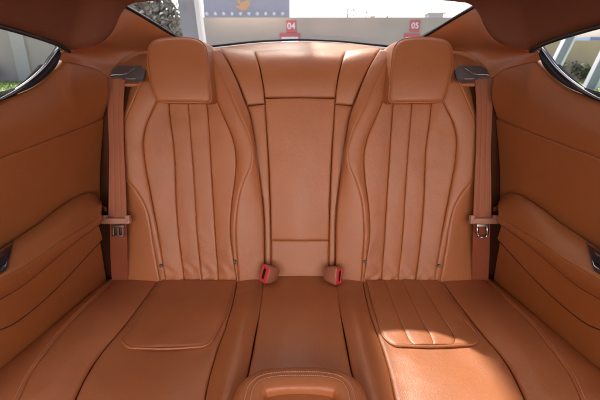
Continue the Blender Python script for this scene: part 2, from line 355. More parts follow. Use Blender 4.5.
# hood: arched roll, its two legs running forward
AX = [(243.5,436,.032),(246,414,.040),(248,400,.044),(251.5,388.5,.048),(259,381,.050),(273,377,.052),(300,375.8,.053)]
ax = B if False else K
axp = K(*AX); axp = axp+[p*np.array([-1,1,1]) for p in axp[-2::-1]]
A = crv(axp, np.linspace(0, 1, 120)); bm = bmesh.new()
T = np.gradient(A, axis=0); T /= np.linalg.norm(T, axis=1, keepdims=True); O = np.cross(CN, T); O /= np.linalg.norm(O, axis=1, keepdims=True)
rings = []
prof = [(math.cos(a), math.sin(a)) for a in np.linspace(0, math.pi, 45)]
for p, o in zip(A, O):
    rg = [p+o*.031*np.sign(c)*abs(c)**.8+CN*(.017*s**.8-.012-.0022*math.exp(-(c/.07)**2)) for c, s in prof]
    rg += [p-o*.026-CN*.08, p+o*.026-CN*.08]; rings.append(rg)
ringsolid(bm, rings); hood = obj('hood', bm, LEA, t)
bm = bmesh.new()
for side in (-1, 1):
    D = crv(list(A+O*side*.0055+CN*.0054), np.linspace(.12, .88, 76))
    for i in range(0, 75):
        a, b = D[i], D[i]+(D[i+1]-D[i])*.66; tube(bm, [a, (a+b)/2+CN*.0008, b], (.0010, .0008), 6)
obj('stitching', bm, THR, hood)
IPL = K((254,440,.016),(255,414,.022),(257,402,.028),(260,393,.030),(265,388,.030))
bm = bmesh.new(); patch(bm, loft([IPL, K((300,440,.02),(300,412,.028),(300,400,.033),(300,391,.035),(300,386.5,.034)), mir(IPL)], 40, 40), r=.012, depth=.008, skirt=.06); obj('hood_pad', bm, LEA, t)

# ------------------------------------------------------------------ BELTS AND BUCKLES
BW = .024
def belt(sg, label, metal):
    mx = np.array([sg, 1, 1])
    t = tag(empty('seat_belt', np.array([-.62, 1.25, .70])*mx), label, 'seat belt', 'rear seat belts')
    def ribs(G, cr, cc):
        s = cr/np.maximum(cr[:, -1:], 1e-6); return -.0012*(np.exp(-((s-.33)/.035)**2)+np.exp(-((s-.67)/.035)**2)+.6*np.exp(-((s-.05)/.03)**2)+.6*np.exp(-((s-.95)/.03)**2))
    l = B((108.3,219,.045),(108.8,180,.045),(109,150,.043),(107.5,110,.038),(106.6,90,.032),(107.2,76,.024)); r = B((126.6,219,.045),(125.2,180,.047),(123.8,150,.045),(123.2,110,.038),(124.2,90,.032),(125,76,.024))
    bm = bmesh.new(); patch(bm, loft([l, r], 60, 40), sg, r=.0015, depth=.0008, skirt=.002, fn=ribs); obj('webbing', bm, WEB, t)
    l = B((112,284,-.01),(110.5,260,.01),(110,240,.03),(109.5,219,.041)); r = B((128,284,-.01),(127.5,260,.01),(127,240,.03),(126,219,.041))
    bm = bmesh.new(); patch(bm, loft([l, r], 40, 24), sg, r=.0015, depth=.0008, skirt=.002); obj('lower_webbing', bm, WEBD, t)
    # keeper bar and tongue
    px = lambda x, y, h: B((x, y, h))[0]*mx
    c = px(116.5, 221, .052); M = [np.array([1, 0, 0]), BU, BN]
    bm = bmesh.new(); box(bm, c, .046, .0095, .010, M, .004)
    for q in (-1, 1): box(bm, c+np.array([q*.038, 0, 0])+BU*.008+BN*.0004, .007, .011, .0096, M, .003)
    k = obj('belt_keeper', bm, PLL, t, ang=50)
    bm = bmesh.new()
    if metal == 'loop':
        o = px(117.5, 231, .052); w, hh = .016, .020
        ol = [o+np.array([a*w, 0, 0])+BU*b*hh for a, b in ((-1, 1.0), (-1, -.5), (-.6, -1), (.6, -1), (1, -.5), (1, 1.0))]
        for a, b in zip(ol[:-1], ol[1:]): tube(bm, [a, (a+b)/2, b], (.0042, .0026), 8)
        box(bm, o+BU*.018, .019, .004, .003, M, .001)
    else:
        o = px(118, 231, .050)
        for q in (-.0155, 0, .0155): box(bm, o+np.array([q, 0, 0]), .0032, .017, .003, M, .001)
        box(bm, o+BU*.015+BN*.0005, .021, .004, .0035, M, .001); box(bm, o-BU*.016+BN*.0005, .0185, .003, .0035, M, .001)
    obj('tongue', bm, STE if metal == 'loop' else STD, k)
    # guide bezel on the shelf edge
    P = [atY(x, y, Y)*mx for x, y, Y in ((110.5,77,1.35),(113,69,1.37),(118,65.7,1.40),(140,65.5,1.42),(147,65.5,1.42),(143,79.5,1.325),(127,79.5,1.35),(120,77,1.35))]
    bm = bmesh.new(); n = np.array([0, -.5, .86]); a = [bm.verts.new(p) for p in P]; b = [bm.verts.new(p-n*.008) for p in P]
    bm.faces.new(a); bm.faces.new(b[::-1])
    for i in range(len(P)): bm.faces.new([a[i], a[(i+1) % len(P)], b[(i+1) % len(P)], b[i]])
    bmesh.ops.recalc_face_normals(bm, faces=bm.faces); bmesh.ops.bevel(bm, geom=list(bm.edges), offset=.0015, segments=2, affect='EDGES')
    g = obj('guide', bm, GRYP, t, ang=40)
    bm = bmesh.new(); tube(bm, [atY(x, y, Y)*mx for x, y, Y in ((110,75.5,1.335),(114,74.6,1.338),(121,74.6,1.342),(127,73.4,1.35),(131,70.8,1.325),(135,68,1.38))], (.0018, .0014), 8, 30); obj('trim', bm, STE, g)
    bm = bmesh.new(); tube(bm, [atY(x, y, Y)*mx for x, y, Y in ((125.5,78.6,1.333),(130,78.8,1.333),(135.5,78.8,1.335))], (.0016, .0012), 8, 12); obj('trim', bm, STE, g)
    return t
belt(1, 'tan seat belt with dark slotted tongue hanging beside the left seat', 'slots')
belt(-1, 'tan seat belt with bright metal loop tongue hanging beside the right seat', 'loop')

def buckle(label, c, ax, fc):
    """a stubby leather-coloured housing; ax is its long axis, fc the face that carries the red button"""
    ax = np.array(ax, float); ax /= np.linalg.norm(ax); w = np.cross(ax, BN); w /= np.linalg.norm(w); n = np.cross(w, ax)
    t = tag(empty('belt_buckle', c), label, 'buckle', 'belt buckles at the seat joint')
    def ring(d, sx, sy):
        out = []
        for q in np.linspace(0, 2*math.pi, 32, endpoint=False):
            cx, sy_ = math.cos(q), math.sin(q)
            out.append(np.array(c)+ax*d+w*sx*np.sign(cx)*abs(cx)**.4+n*sy*np.sign(sy_)*abs(sy_)**.4)
        return out
    bm = bmesh.new(); ringsolid(bm, [ring(-.034,.017,.012), ring(-.030,.022,.016), ring(-.008,.028,.020), ring(.014,.0295,.021), ring(.0165,.0288,.0203), ring(.0172,.027,.0185)]); h = obj('housing', bm, PLA, t, ang=60)
    bm = bmesh.new(); M = [w, n, ax]; C = np.array(c)+ax*.0175
    box(bm, C-n*.0135, .026, .0042, .0026, M, .001); box(bm, C+n*.0115, .026, .0062, .0030, M, .001)
    for q in (-1, 1): box(bm, C+w*q*.0215-n*.002, .0048, .0076, .0022, M, .0008)
    obj('release_button', bm, RED, h, ang=40)
    bm = bmesh.new(); box(bm, C-n*.002, .0170, .0075, .0009, M, .0004); obj('slot', bm, BLK, h, ang=40)
c1 = B((268.5,274,.035))[0]; c2 = B((334.5,275,.035))[0]
buckle('tan belt buckle with red button, tipped towards the left seat', c1, np.array([-.62,-.55,.36]), -1)
buckle('tan belt buckle with red button, tipped towards the right seat', c2, np.array([.72,-.52,.10]), 1)

# ------------------------------------------------------------------ SIDE TRIM PANELS
c1c = XS(.640, .690, (104,119.5),(60,137.5),(0,160),(-60,184),(-120,208),(-180,232))
c0c = [atX(109,77,-.612), atX(101,70.5,-.622), atX(85,65,-.640), atX(60,61,-.658)]
sill = [atX(x, y, -X) for x, y, X in ((59.3,60,.658),(56.5,67,.664),(47.5,77,.672),(32,88,.680),(17,94.5,.688),(0,101,.695),(-60,122,.71),(-120,143,.725),(-180,164,.735))]
c2c = XS(.665, .705, (101.3,203),(97.5,196),(90,193.3),(80,195.5),(60,207.5),(40,223),(25,233),(0,250),(-60,289),(-120,328),(-180,366))
c3c = XS(.612, .632, (101.3,214),(99,217.5),(92,222),(77,231.5),(60,242),(33,261),(0,280),(-60,313),(-120,346),(-180,378))
c4c = XS(.612, .640, (102.2,223.5),(83,237.5),(50,264.5),(27,284),(0,300.5),(-60,335),(-120,368),(-180,400))
c5c = XS(.626, .668, (104,239),(83,262),(57,289.5),(30,313.5),(13,325.5),(0,331),(-60,356),(-120,390),(-180,424))
c6c = [p+np.array([-.004, 0, -.035]) for p in crv(OB, np.linspace(0, 1, 12))]
for sg, lb in ((1, 'tan leather side trim with armrest on the left, beneath the quarter window by the grey wall'), (-1, 'tan leather side trim with armrest on the right, beneath the quarter window by the slanted posts')):
    t = tag(empty('side_trim', (sg*-.70, .95, .42)), lb, 'trim panel', 'side trim panels')
    V = (0, .6, 1.15)
    # shoulder panel below the window
    bm = bmesh.new(); left = [c1c[0], (c1c[0]+c0c[0])/2+np.array([.003,0,0]), c0c[0]]
    top = c0c+sill[1:]
    up_ = [p for p in crv(top, np.linspace(0, 1, 24), 1)]; lo_ = [p for p in crv(c1c, np.linspace(0, 1, 24), 1)]
    mid_ = [(a+b)/2+np.array([.010, 0, 0]) for a, b in zip(up_, lo_)]
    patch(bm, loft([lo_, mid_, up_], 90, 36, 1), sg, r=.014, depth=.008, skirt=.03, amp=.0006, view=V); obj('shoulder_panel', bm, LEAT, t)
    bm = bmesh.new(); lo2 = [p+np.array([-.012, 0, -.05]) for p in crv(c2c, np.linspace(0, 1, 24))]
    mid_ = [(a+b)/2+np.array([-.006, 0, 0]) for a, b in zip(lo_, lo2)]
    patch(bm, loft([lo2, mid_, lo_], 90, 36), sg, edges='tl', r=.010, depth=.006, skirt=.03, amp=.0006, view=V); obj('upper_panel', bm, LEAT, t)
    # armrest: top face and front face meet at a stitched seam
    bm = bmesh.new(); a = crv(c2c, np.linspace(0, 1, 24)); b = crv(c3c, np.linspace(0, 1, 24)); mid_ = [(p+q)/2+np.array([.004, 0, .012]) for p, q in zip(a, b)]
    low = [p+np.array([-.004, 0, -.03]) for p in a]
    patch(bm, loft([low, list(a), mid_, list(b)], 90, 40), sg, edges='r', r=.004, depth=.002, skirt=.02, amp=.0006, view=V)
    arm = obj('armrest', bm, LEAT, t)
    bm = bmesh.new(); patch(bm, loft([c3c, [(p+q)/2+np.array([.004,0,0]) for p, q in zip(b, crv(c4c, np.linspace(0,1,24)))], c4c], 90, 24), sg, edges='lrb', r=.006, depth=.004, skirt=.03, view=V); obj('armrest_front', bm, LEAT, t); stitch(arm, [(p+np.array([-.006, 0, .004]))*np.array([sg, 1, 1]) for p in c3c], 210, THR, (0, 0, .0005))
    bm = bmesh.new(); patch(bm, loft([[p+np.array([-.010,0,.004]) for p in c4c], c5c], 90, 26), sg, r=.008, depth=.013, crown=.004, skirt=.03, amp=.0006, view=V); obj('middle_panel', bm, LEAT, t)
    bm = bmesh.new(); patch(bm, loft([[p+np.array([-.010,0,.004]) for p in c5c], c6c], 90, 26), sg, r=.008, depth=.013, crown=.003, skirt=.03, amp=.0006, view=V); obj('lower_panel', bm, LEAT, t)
    for cc in (c4c, c5c):
        bm = bmesh.new(); tube(bm, [(p+np.array([-.003, 0, .001]))*np.array([sg, 1, 1]) for p in cc], .0017, 6, 90); obj('crease_shade_line', bm, SEAMM, t)  # dark tube added to draw the crease's shadow line
    # closing panel behind the belt, coloured dark for the gap's shade
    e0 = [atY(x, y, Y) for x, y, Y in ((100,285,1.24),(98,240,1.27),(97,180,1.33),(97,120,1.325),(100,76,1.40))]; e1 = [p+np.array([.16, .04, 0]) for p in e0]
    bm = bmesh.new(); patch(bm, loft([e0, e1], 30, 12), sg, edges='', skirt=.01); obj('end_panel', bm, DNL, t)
    # pull handle let into the armrest top
    def spx(p): d = np.array(p)-CAM; return 300+F*d[0]/np.dot(d, FW)
    rows = crv(list(a), np.linspace(0, 1, 400)), crv(mid_, np.linspace(0, 1, 400)), crv(list(b), np.linspace(0, 1, 400))
    sel = []
    for k in range(3):
        idx = [q for q in range(400) if (-40, -44, -48)[k] < spx(rows[k][q]) < (16, 11, 4)[k]]
        sel.append([rows[k][q] for q in np.linspace(idx[0], idx[-1], 12).astype(int)])
    H = loft(sel, 30, 24)[:, 5:19]; hn = normals(H); hn *= np.sign(np.sum(hn[..., 2])); mx = np.array([sg, 1, 1])
    bm = bmesh.new(); patch(bm, H+hn*.0035, sg, r=.003, depth=.002, skirt=.012, view=(0, .6, 2)); hd = obj('handle', bm, BLKG, t)
    bm = bmesh.new(); q = H+hn*.0040; lp = list(q[:, 0])+list(q[-1, 1:])+list(q[::-1, -1][1:])+list(q[0, ::-1][1:])
    tube(bm, [p*mx for p in lp], .0011, 6); obj('handle_trim', bm, STD, hd)
    bm = bmesh.new(); patch(bm, (H+hn*.0052)[6:20, 2:7], sg, r=.003, depth=.002, skirt=.004, view=(0, .6, 2)); obj('switch', bm, STD, hd)

# ------------------------------------------------------------------ ROOF, PILLARS, WINDOWS
seam = [atX(x, y, -X) for x, y, X in ((70,50,.645),(86,48,.612),(101,43,.582),(110,35,.566),(116,25,.552),(119,15,.543))]+[atY(120.8,4.5,1.325)]
topseal = [atX(x, y, -X) for x, y, X in ((-180,-18,.52),(-120,-2,.56),(-60,12,.60),(0,25.5,.622),(21,31.5,.630),(42.5,38.3,.638),(60,45,.643))]
wline = [atY(120.8,4.8,1.327), atY(148,20.5,1.46), atY(176,37.5,1.58), atY(198,49,1.66)]
bline = [atX(109,76.5,-.612), atY(115,66,1.40), atY(125,57,1.45), atY(140,51.5,1.52), atY(165,50,1.6), atY(198,50,1.66)]
V = (0, .4, 1.1)
for sg, lb in ((1, 'tan leather rear pillar trim above the left seat belt guide'), (-1, 'tan leather rear pillar trim above the right seat belt guide')):
    bm = bmesh.new()
    left = [atX(59.5,60,-.658), atX(59.5,53,-.652)]+[seam[0]+np.array([-.003,0,-.004])]+seam[1:]
    bot = [left[0], atX(85,64,-.640), atX(101,69.5,-.622), bline[0]]
    bot = [p+np.array([-.008*f, 0, -.010*f]) for p, f in zip(bot, (0, 1, 1, 0))]
    G = coons(bot, wline, left, bline, 50, 50)
    patch(bm, G, sg, edges='lt', r=.008, depth=.004, skirt=.006, amp=.0006, view=V); tag(obj('pillar_trim', bm, LEA), lb, 'pillar trim', 'rear pillar trims')
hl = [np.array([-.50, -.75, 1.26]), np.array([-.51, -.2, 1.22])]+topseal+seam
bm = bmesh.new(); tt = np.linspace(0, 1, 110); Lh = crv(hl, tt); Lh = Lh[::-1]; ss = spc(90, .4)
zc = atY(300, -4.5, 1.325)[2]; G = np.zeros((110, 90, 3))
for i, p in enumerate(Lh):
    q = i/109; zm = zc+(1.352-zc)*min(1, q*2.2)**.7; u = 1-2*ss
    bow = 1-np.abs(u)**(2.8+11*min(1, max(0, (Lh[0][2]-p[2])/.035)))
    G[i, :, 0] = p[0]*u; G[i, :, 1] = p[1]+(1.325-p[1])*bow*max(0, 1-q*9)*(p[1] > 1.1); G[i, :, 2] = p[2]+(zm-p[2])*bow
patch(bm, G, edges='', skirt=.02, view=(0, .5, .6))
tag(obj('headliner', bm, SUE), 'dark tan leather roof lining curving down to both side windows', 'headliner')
# parcel shelf
bot3 = [atY(198,49.5,1.66), atY(222,47,1.70), atY(260,43,1.74), atY(300,41.5,1.75)]
bot3 = bot3+mir(bot3)[-2::-1]
t = tag(empty('parcel_shelf', (0, 1.55, 1.15)), 'tan leather shelf strip running below the rear window behind the seats', 'parcel shelf')
bm = bmesh.new(); fr3 = [B((172,60,-.10))[0], B((220,52,-.10))[0], B((255,53,-.10))[0], B((300,52,-.10))[0]]; fr3 = fr3+mir(fr3)[-2::-1]
patch(bm, loft([fr3, bot3], 80, 24), edges='', skirt=.02, view=(0, 1.4, 2)); obj('shelf_panel', bm, LEA, t)
for sg in (1, -1):
    bm = bmesh.new(); lo = [atY(100,84,1.37), atY(130,84,1.37), atY(158,84,1.40)]; hi = [atX(105,70,-.64)+np.array([0,.03,.0]), atY(121,52,1.50), atY(160,43,1.66)]
    patch(bm, loft([lo, hi], 30, 20), sg, edges='', skirt=.01); obj('side_cheek', bm, LEA, t)
# rear window
t = tag(empty('rear_window', (0, 1.5, 1.25)), 'wide sloping rear window with black seal behind the headrests', 'window')
hdr = [atY(120.8,3.8,1.331), atY(190,-1.2,1.331), atY(300,-5.5,1.331)]; hdr = hdr+mir(hdr)[-2::-1]
wl2 = [p+np.array([.0, .004, .006]) for p in wline]
bm = bmesh.new(); patch(bm, coons([p+np.array([0,.004,.004]) for p in bot3], hdr, wl2[::-1], mir(wl2[::-1]), 24, 40), edges='', skirt=.004); obj('glass', bm, GLA, t)
bm = bmesh.new(); off = np.array([0, 0, .0065])
tube(bm, [p+off for p in hdr], .004, 8, 60); tube(bm, [p+off for p in bot3], (.0045, .0042), 8, 60)
for m in (lambda c: c, mir): tube(bm, m([p+np.array([.001,0,.003]) for p in wline]), (.0052, .0048), 8, 30)
obj('seal', bm, BLK, t)
# quarter windows
gl_b = [atX(x, y, -X) for x, y, X in ((58.5,47.5,.655),(51,58,.662),(42.5,68.5,.670),(25.5,83,.684),(0,98,.697),(-60,120,.712),(-120,141,.727),(-180,162,.737))]
for sg, lb in ((1, 'pointed quarter window on the left with curved black trim, facing a tall grey wall'), (-1, 'pointed quarter window on the right with curved black trim, facing slanted white posts')):
    mx = lambda c: [p*np.array([sg, 1, 1]) for p in c]
    t = tag(empty('quarter_window', (sg*-.67, .9, 1.12)), lb, 'window', 'quarter windows')
    tp = (topseal+[seam[0]])[::-1]; tp = [p+np.array([-.004,0,0]) for p in tp]; tp[0] = gl_b[0]+np.array([-.003,0,.004])
    gb = [p+np.array([-.006,0,-.004]) for p in gl_b]; gb[0] = gl_b[0]+np.array([-.006,0,-.002])
    bm = bmesh.new(); patch(bm, loft([gb, tp], 40, 12), sg, edges='', skirt=.004); obj('glass', bm, GLA, t)
    # black rear trim, wide at the tip and running out along the sill
    s2 = [p+np.array([.001, 0, .001]) for p in sill]
    bm = bmesh.new(); patch(bm, loft([gl_b, [(a+b)/2+np.array([.006,0,0]) for a, b in zip(crv(gl_b, np.linspace(0,1,20)), crv(s2, np.linspace(0,1,20)))], s2], 70, 14), sg, edges='lr', r=.004, depth=.003, skirt=.015, view=V); obj('trim', bm, BLKT, t)
    bm = bmesh.new(); tube(bm, mx([p+np.array([.002,0,0]) for p in gl_b]), (.0011, .0015), 8, 70); obj('chrome_strip', bm, CHR, t)
    bm = bmesh.new(); c = topseal+[seam[0]+np.array([-.002,0,-.002])]; tube(bm, mx([p+np.array([.0,0,-.002]) for p in c]), (.0045, .0052), 10, 80); obj('seal', bm, BLK, t)
# dark body shell outside the trim: sides, rear quarters and bulkhead
t = tag(empty('cabin_shell', (0, .6, .1)), 'dark car body shell around the tan cabin', 'car body')
for sg in (1, -1):
    tp = [np.array([-.70, 1.68, 1.16]), np.array([-.69, 1.40, 1.13])]+[p+np.array([-.030, 0, -.022]) for p in gl_b[1:]]+[np.array([-.83, -1.1, .93])]
    bm = bmesh.new(); patch(bm, loft([[np.array([-.86, p[1], .12]) for p in tp], [np.array([-.88, p[1], .6]) for p in tp], tp], 60, 20, 1), sg, edges='', skirt=.01, view=V); obj('body_side', bm, BODY, t)
    left = [atX(59.5,60,-.658), atX(59.5,53,-.652)]+[seam[0]+np.array([-.003,0,-.004])]+seam[1:]
    G = coons([left[0], atX(85,64,-.640), atX(101,69.5,-.622), bline[0]], wline, left, bline, 30, 30)
    c = G.mean((0, 1)); G = G+np.array([-.030, .07, .02])
    bm = bmesh.new(); patch(bm, G, sg, edges='', skirt=.01, view=V); obj('rear_quarter', bm, BODY, t)
bm = bmesh.new(); patch(bm, loft([[np.array([-.86,1.72,.1]), np.array([.86,1.72,.1])], [np.array([-.80,1.70,.8]), np.array([.80,1.70,.8])], [np.array([-.66,1.69,1.15]), np.array([.66,1.69,1.15])]], 20, 20), edges='', skirt=.01, view=V); obj('bulkhead', bm, BODY, t)
# cabin floor and outer skins that keep daylight out of the joints
bm = bmesh.new(); box(bm, (0, .1, .17), .80, 1.25, .02); tag(obj('cabin_floor', bm, CARP, smooth=False), 'dark brown carpeted floor under the seats', 'floor')
# the front of the cabin, behind the camera: lining, doors and dashboard frame the windscreen light
for sg, lb in ((1, 'tan leather front door trim on the left'), (-1, 'tan leather front door trim on the right')):
    t = tag(empty('door_trim', (sg*-.76, -.2, .3)), lb, 'door trim', 'front door trims')
    top = [np.array([-.75, .62, 1.04]), np.array([-.78, .1, 1.00]), np.array([-.79, -.5, .97]), np.array([-.76, -1.0, .95])]
    md = [p+np.array([.03, 0, -.14]) for p in top]; arm_ = [p+np.array([.09, 0, -.30]) for p in top]; un = [p+np.array([.04, 0, -.36]) for p in top]; lo = [np.array([p[0]+.02, p[1], .2]) for p in top]
    bm = bmesh.new(); patch(bm, loft([top, md, arm_, un, lo], 40, 50), sg, edges='', skirt=.03, view=(0, 0, .8)); obj('door_panel', bm, LEA, t)
bm = bmesh.new(); pr = [(-1.02,.2),(-.98,.40),(-.95,.56),(-1.0,.68),(-1.1,.72),(-1.4,.74)]
patch(bm, loft([[np.array([x, y, z+.03*(1-(x/.76)**2)]) for x in (-.76,-.4,0,.4,.76)] for y, z in pr], 40, 40), edges='', skirt=.03, view=(0, 0, 1.1)); tag(obj('dashboard', bm, CARP), 'dark dashboard under the windscreen', 'dashboard')

# ------------------------------------------------------------------ OUTSIDE: car park behind the car
def sheet(name, x0, x1, y0, y1, z, m, n=1):
    bm = bmesh.new(); vs = [[bm.verts.new((x0+(x1-x0)*i/n, y0+(y1-y0)*j/n, z)) for j in range(n+1)] for i in range(n+1)]
    for i in range(n):
        for j in range(n): bm.faces.new([vs[i][j], vs[i+1][j], vs[i+1][j+1], vs[i][j+1]])
    return obj(name, bm, m, smooth=False)
tag(sheet('ground', -400, 400, -400, 400, 0, ASPH), kind='structure')
def grass(x0, x1, y0, y1):
    bm = bmesh.new()
    vs = [bm.verts.new(p) for p in ((x0, y0, .02), (x1, y0, .02), (x1, y1, .02), (x0, y1, .02))]; bm.faces.new(vs)
    for k in range(9000):
        x, y = random.uniform(x0, x1), random.uniform(y0, y1); h = random.uniform(.05, .13); a = random.uniform(0, 6.28); w = .02
        dx, dy = math.cos(a)*w, math.sin(a)*w; l = random.uniform(-.05, .05)
        bm.faces.new([bm.verts.new((x-dx, y-dy, .02)), bm.verts.new((x+dx, y+dy, .02)), bm.verts.new((x+l, y+l, .02+h))])
    return obj('grass', bm, GRS, smooth=False, fix=False)
tag(grass(-26, -9, 13, 21.6), kind='stuff'); tag(grass(7, 26, 9, 21.6), kind='stuff')
def wall(x0, x1, y, h, m, label, cap=True, pil=()):
    t = tag(empty('boundary_wall', ((x0+x1)/2, y, 0)), label, 'wall', 'walls round the car park')
    bm = bmesh.new(); box(bm, ((x0+x1)/2, y+.15, h/2), (x1-x0)/2, .15, h/2, None, .01); obj('wall_panel', bm, m, t, smooth=False)
    if cap:
        bm = bmesh.new(); box(bm, ((x0+x1)/2, y+.15, h+.041), (x1-x0)/2-.003, .19, .04, None, .01); obj('coping', bm, W3, t, smooth=False)
    for p in pil:
        bm = bmesh.new(); box(bm, (p, y-.063, h/2-.05), .35, .06, h/2-.06, None, .01); obj('pilaster', bm, W3, t, smooth=False)
    return t
wall(-34, -9.05, 22, 3.9, W1, 'tall grey wall with pale pilasters seen through the left quarter window', True, (-14.4,))
wall(-9, 10, 22, 3.10, W1, 'grey beige wall carrying the red numbered plates behind the rear window', False)
wall(10.05, 34, 22, 2.02, W2, 'low beige wall behind the slanted posts in the right quarter window', False)
t = tag(empty('boundary_wall', (0, -6, 0)), 'pale unseen wall added behind the camera to bounce sunlight into the cabin', 'wall', 'walls round the car park')
bm = bmesh.new(); box(bm, (0, -6.15, 2.0), 5, .15, 2.0, None, .01); obj('wall_panel', bm, WHT, t, smooth=False)  # added out of view as a bounce surface for frontal light
bm = bmesh.new(); box(bm, (0, -6.15, 4.042), 4.99, .19, .04, None, .01); obj('coping', bm, W3, t, smooth=False)
def post(label, a, b, w, d):
    """leaning canopy post from foot a to top b"""
    t = tag(empty('canopy_post', a), label, 'post', 'slanted white posts')
    a, b = np.array(a, float), np.array(b, float); z = (b-a)/np.linalg.norm(b-a); y = np.array([0, 1, 0])-z*z[1]; y /= np.linalg.norm(y); x = np.cross(y, z)
    bm = bmesh.new(); box(bm, (a+b)/2, w, d, np.linalg.norm(b-a)/2, [x, y, z], .01); obj('shaft', bm, GPO, t, ang=30)  # grey stands in for the shaded face of a white post
    bm = bmesh.new(); box(bm, (a+b)/2+x*(w*1.27+.002)-y*.02, w*.27, d+.03, np.linalg.norm(b-a)/2, [x, y, z], .008); obj('lit_edge_strip', bm, WHT, t, ang=30)  # white strip stands in for the post's lit face
    bm = bmesh.new(); box(bm, a+np.array([0, 0, .02]), w*1.8, d*1.8, .02, None, .004); obj('base_plate', bm, STE, t, ang=30)
def gp(px, py, Y): return atY(px, py, Y)
def line_post(label, p0, p1, Y, wpx, d):
    a = gp(*p0, Y); b = gp(*p1, Y); s = (a[2])/(b[2]-a[2]); f = a-(b-a)*s; top = b+(b-a)*.25
    post(label, (f[0], f[1], 0), top, wpx/2/400*Y*.93, d)
line_post('wide slanted white post seen left of the centre in the rear window', (192.3,38), (187,0), 10.5, 16, .12)
line_post('slanted white post nearest the tip of the right quarter window', (551,72), (566,42), 16, 7, .12)
line_post('slanted white post at the far end of the right quarter window', (592,80), (607,50), 16, 9, .12)
# canopies added out of view to block sun; it comes down through the gap
def canopy(label, x0, x1, y0, y1, z):
    t = tag(empty('sun_blocker', ((x0+x1)/2, (y0+y1)/2, z)), label, 'canopy', 'added canopies shaping the sunlight')
    bm = bmesh.new(); box(bm, ((x0+x1)/2, (y0+y1)/2, z), (x1-x0)/2, (y1-y0)/2, .04, None, .01); obj('blocker_sheet', bm, WHT, t, smooth=False)
    for i in range(4):
        x = x0+(x1-x0)*(i+.5)/4; bm = bmesh.new(); box(bm, (x, (y0+y1)/2, z+.10), .04, (y1-y0)/2-.05, .058, None, .005); obj('beam', bm, STE, t, smooth=False)
KX, SLP = .25, 1.19
def lift(x, Y, z, H): q = (H-z)/SLP; return x-KX*q, Y+q
cxl = lift(.20, .75, .46, 3.0)[0]; cxr = lift(.455, .75, .46, 3.0)[0]
canopy('added unseen canopy sheet blocking the sun left of the gap', cxl-3.2, cxl, 1.9, 10.0, 3.0)
canopy('added unseen canopy sheet blocking the sun right of the gap', cxr, cxr+3.2, 1.9, 10.0, 3.0)
canopy('added unseen canopy sheet cutting sky light from the left', -6.0, -1.3, -4.0, 1.8, 2.6)
# board with a row of lamps
t = tag(empty('hoarding', (gp(246, 8, 21)[0], 21, 2.9)), 'grey blue hoarding with orange emblem and a row of white bulbs along its foot', 'hoarding')
a = gp(204, 17.2, 21.2); b = gp(289.5, -30, 21.2)
bm = bmesh.new(); box(bm, ((a[0]+b[0])/2, 21.26, (a[2]+b[2])/2), (b[0]-a[0])/2, .05, (b[2]-a[2])/2, None, .01); obj('board', bm, BLU, t, smooth=False)
for px in (206, 288):
    bm = bmesh.new(); g0 = gp(px, 16, 22.5); box(bm, (g0[0], 22.5, 2.6), .06, .05, 2.6, None, .005)
    obj('upright', bm, BLU, t, smooth=False)
for i in range(10):
    c = gp(207+i*8.4, 13.6, 21.1); bm = bmesh.new()
    bmesh.ops.create_icosphere(bm, subdivisions=2, radius=.085)
    for v in bm.verts: v.co = Vector((v.co.x+c[0], v.co.y*.7+c[1], v.co.z+c[2]))
    obj('bulb', bm, SWH, t)
bm = bmesh.new()
for (px, py, rx, rz, ro) in ((243,4,.16,.10,.3),(240,7.2,.22,.07,-.2),(246.5,6,.20,.07,.5),(239,1,.08,.12,.2),(247.5,2,.12,.08,-.4),(243.5,9,.2,.05,0)):
    c = gp(px, py, 21.19); vs = []
    ring0 = [np.array([c[0]+rx*math.cos(q)*math.cos(ro)-rz*math.sin(q)*math.sin(ro), 21.185, c[2]+rx*math.cos(q)*math.sin(ro)+rz*math.sin(q)*math.cos(ro)]) for q in np.linspace(0, 6.283, 18, endpoint=False)]
    yo = random.uniform(0, .02); ringsolid(bm, [[p+np.array([0, .03, 0]) for p in ring0], [p-np.array([0, yo, 0]) for p in ring0]])
obj('emblem', bm, ORA, t, smooth=False)
# number plates on the wall
def text(s, size, c, m, parent):
    cu = bpy.data.curves.new('digits', 'FONT'); cu.body = s; cu.size = size; cu.extrude = .004; cu.align_x = 'CENTER'; cu.align_y = 'CENTER'; cu.offset = .006
    o = bpy.data.objects.new('digits', cu); COL.objects.link(o); o.rotation_euler = (R(90), 0, 0); o.location = c
    bpy.context.view_layer.update()
    me = bpy.data.meshes.new_from_object(o.evaluated_get(bpy.context.evaluated_depsgraph_get())); mw = o.matrix_world.copy()
    bpy.data.objects.remove(o); me.transform(mw)
    bm = bmesh.new(); bm.from_mesh(me); bpy.data.meshes.remove(me)
    return obj('digits', bm, m, parent, smooth=False)
def plate(num, x0, x1, y0, y1, lx0, lx1, ly0, ly1, label):
    Y = 21.96; a = gp(x0, y1, Y); b = gp(x1, y0, Y); c = (a+b)/2
    t = tag(empty('bay_sign', c), label, 'sign', 'red bay number plates')
    bm = bmesh.new(); box(bm, (c[0], Y, c[2]), (b[0]-a[0])/2, .02, (b[2]-a[2])/2, None, .006); obj('number_plate', bm, SRED, t, smooth=False)
    text(num, (b[2]-a[2])*.72, (c[0], Y-.026, c[2]), SWH, t)
    a = gp(lx0, ly1, Y); b = gp(lx1, ly0, Y); c = (a+b)/2
    bm = bmesh.new(); box(bm, (c[0], Y-.002, c[2]), (b[0]-a[0])/2, .018, (b[2]-a[2])/2, None, .006); obj('lower_plate', bm, SRED, t, smooth=False)
    bm = bmesh.new(); w, h = (b[0]-a[0])/2*.84, (b[2]-a[2])/2*.62
    box(bm, (c[0], Y-.024, c[2]-h*.35), w, .006, h, None, .005); obj('plate_face', bm, SWH, t, smooth=False)
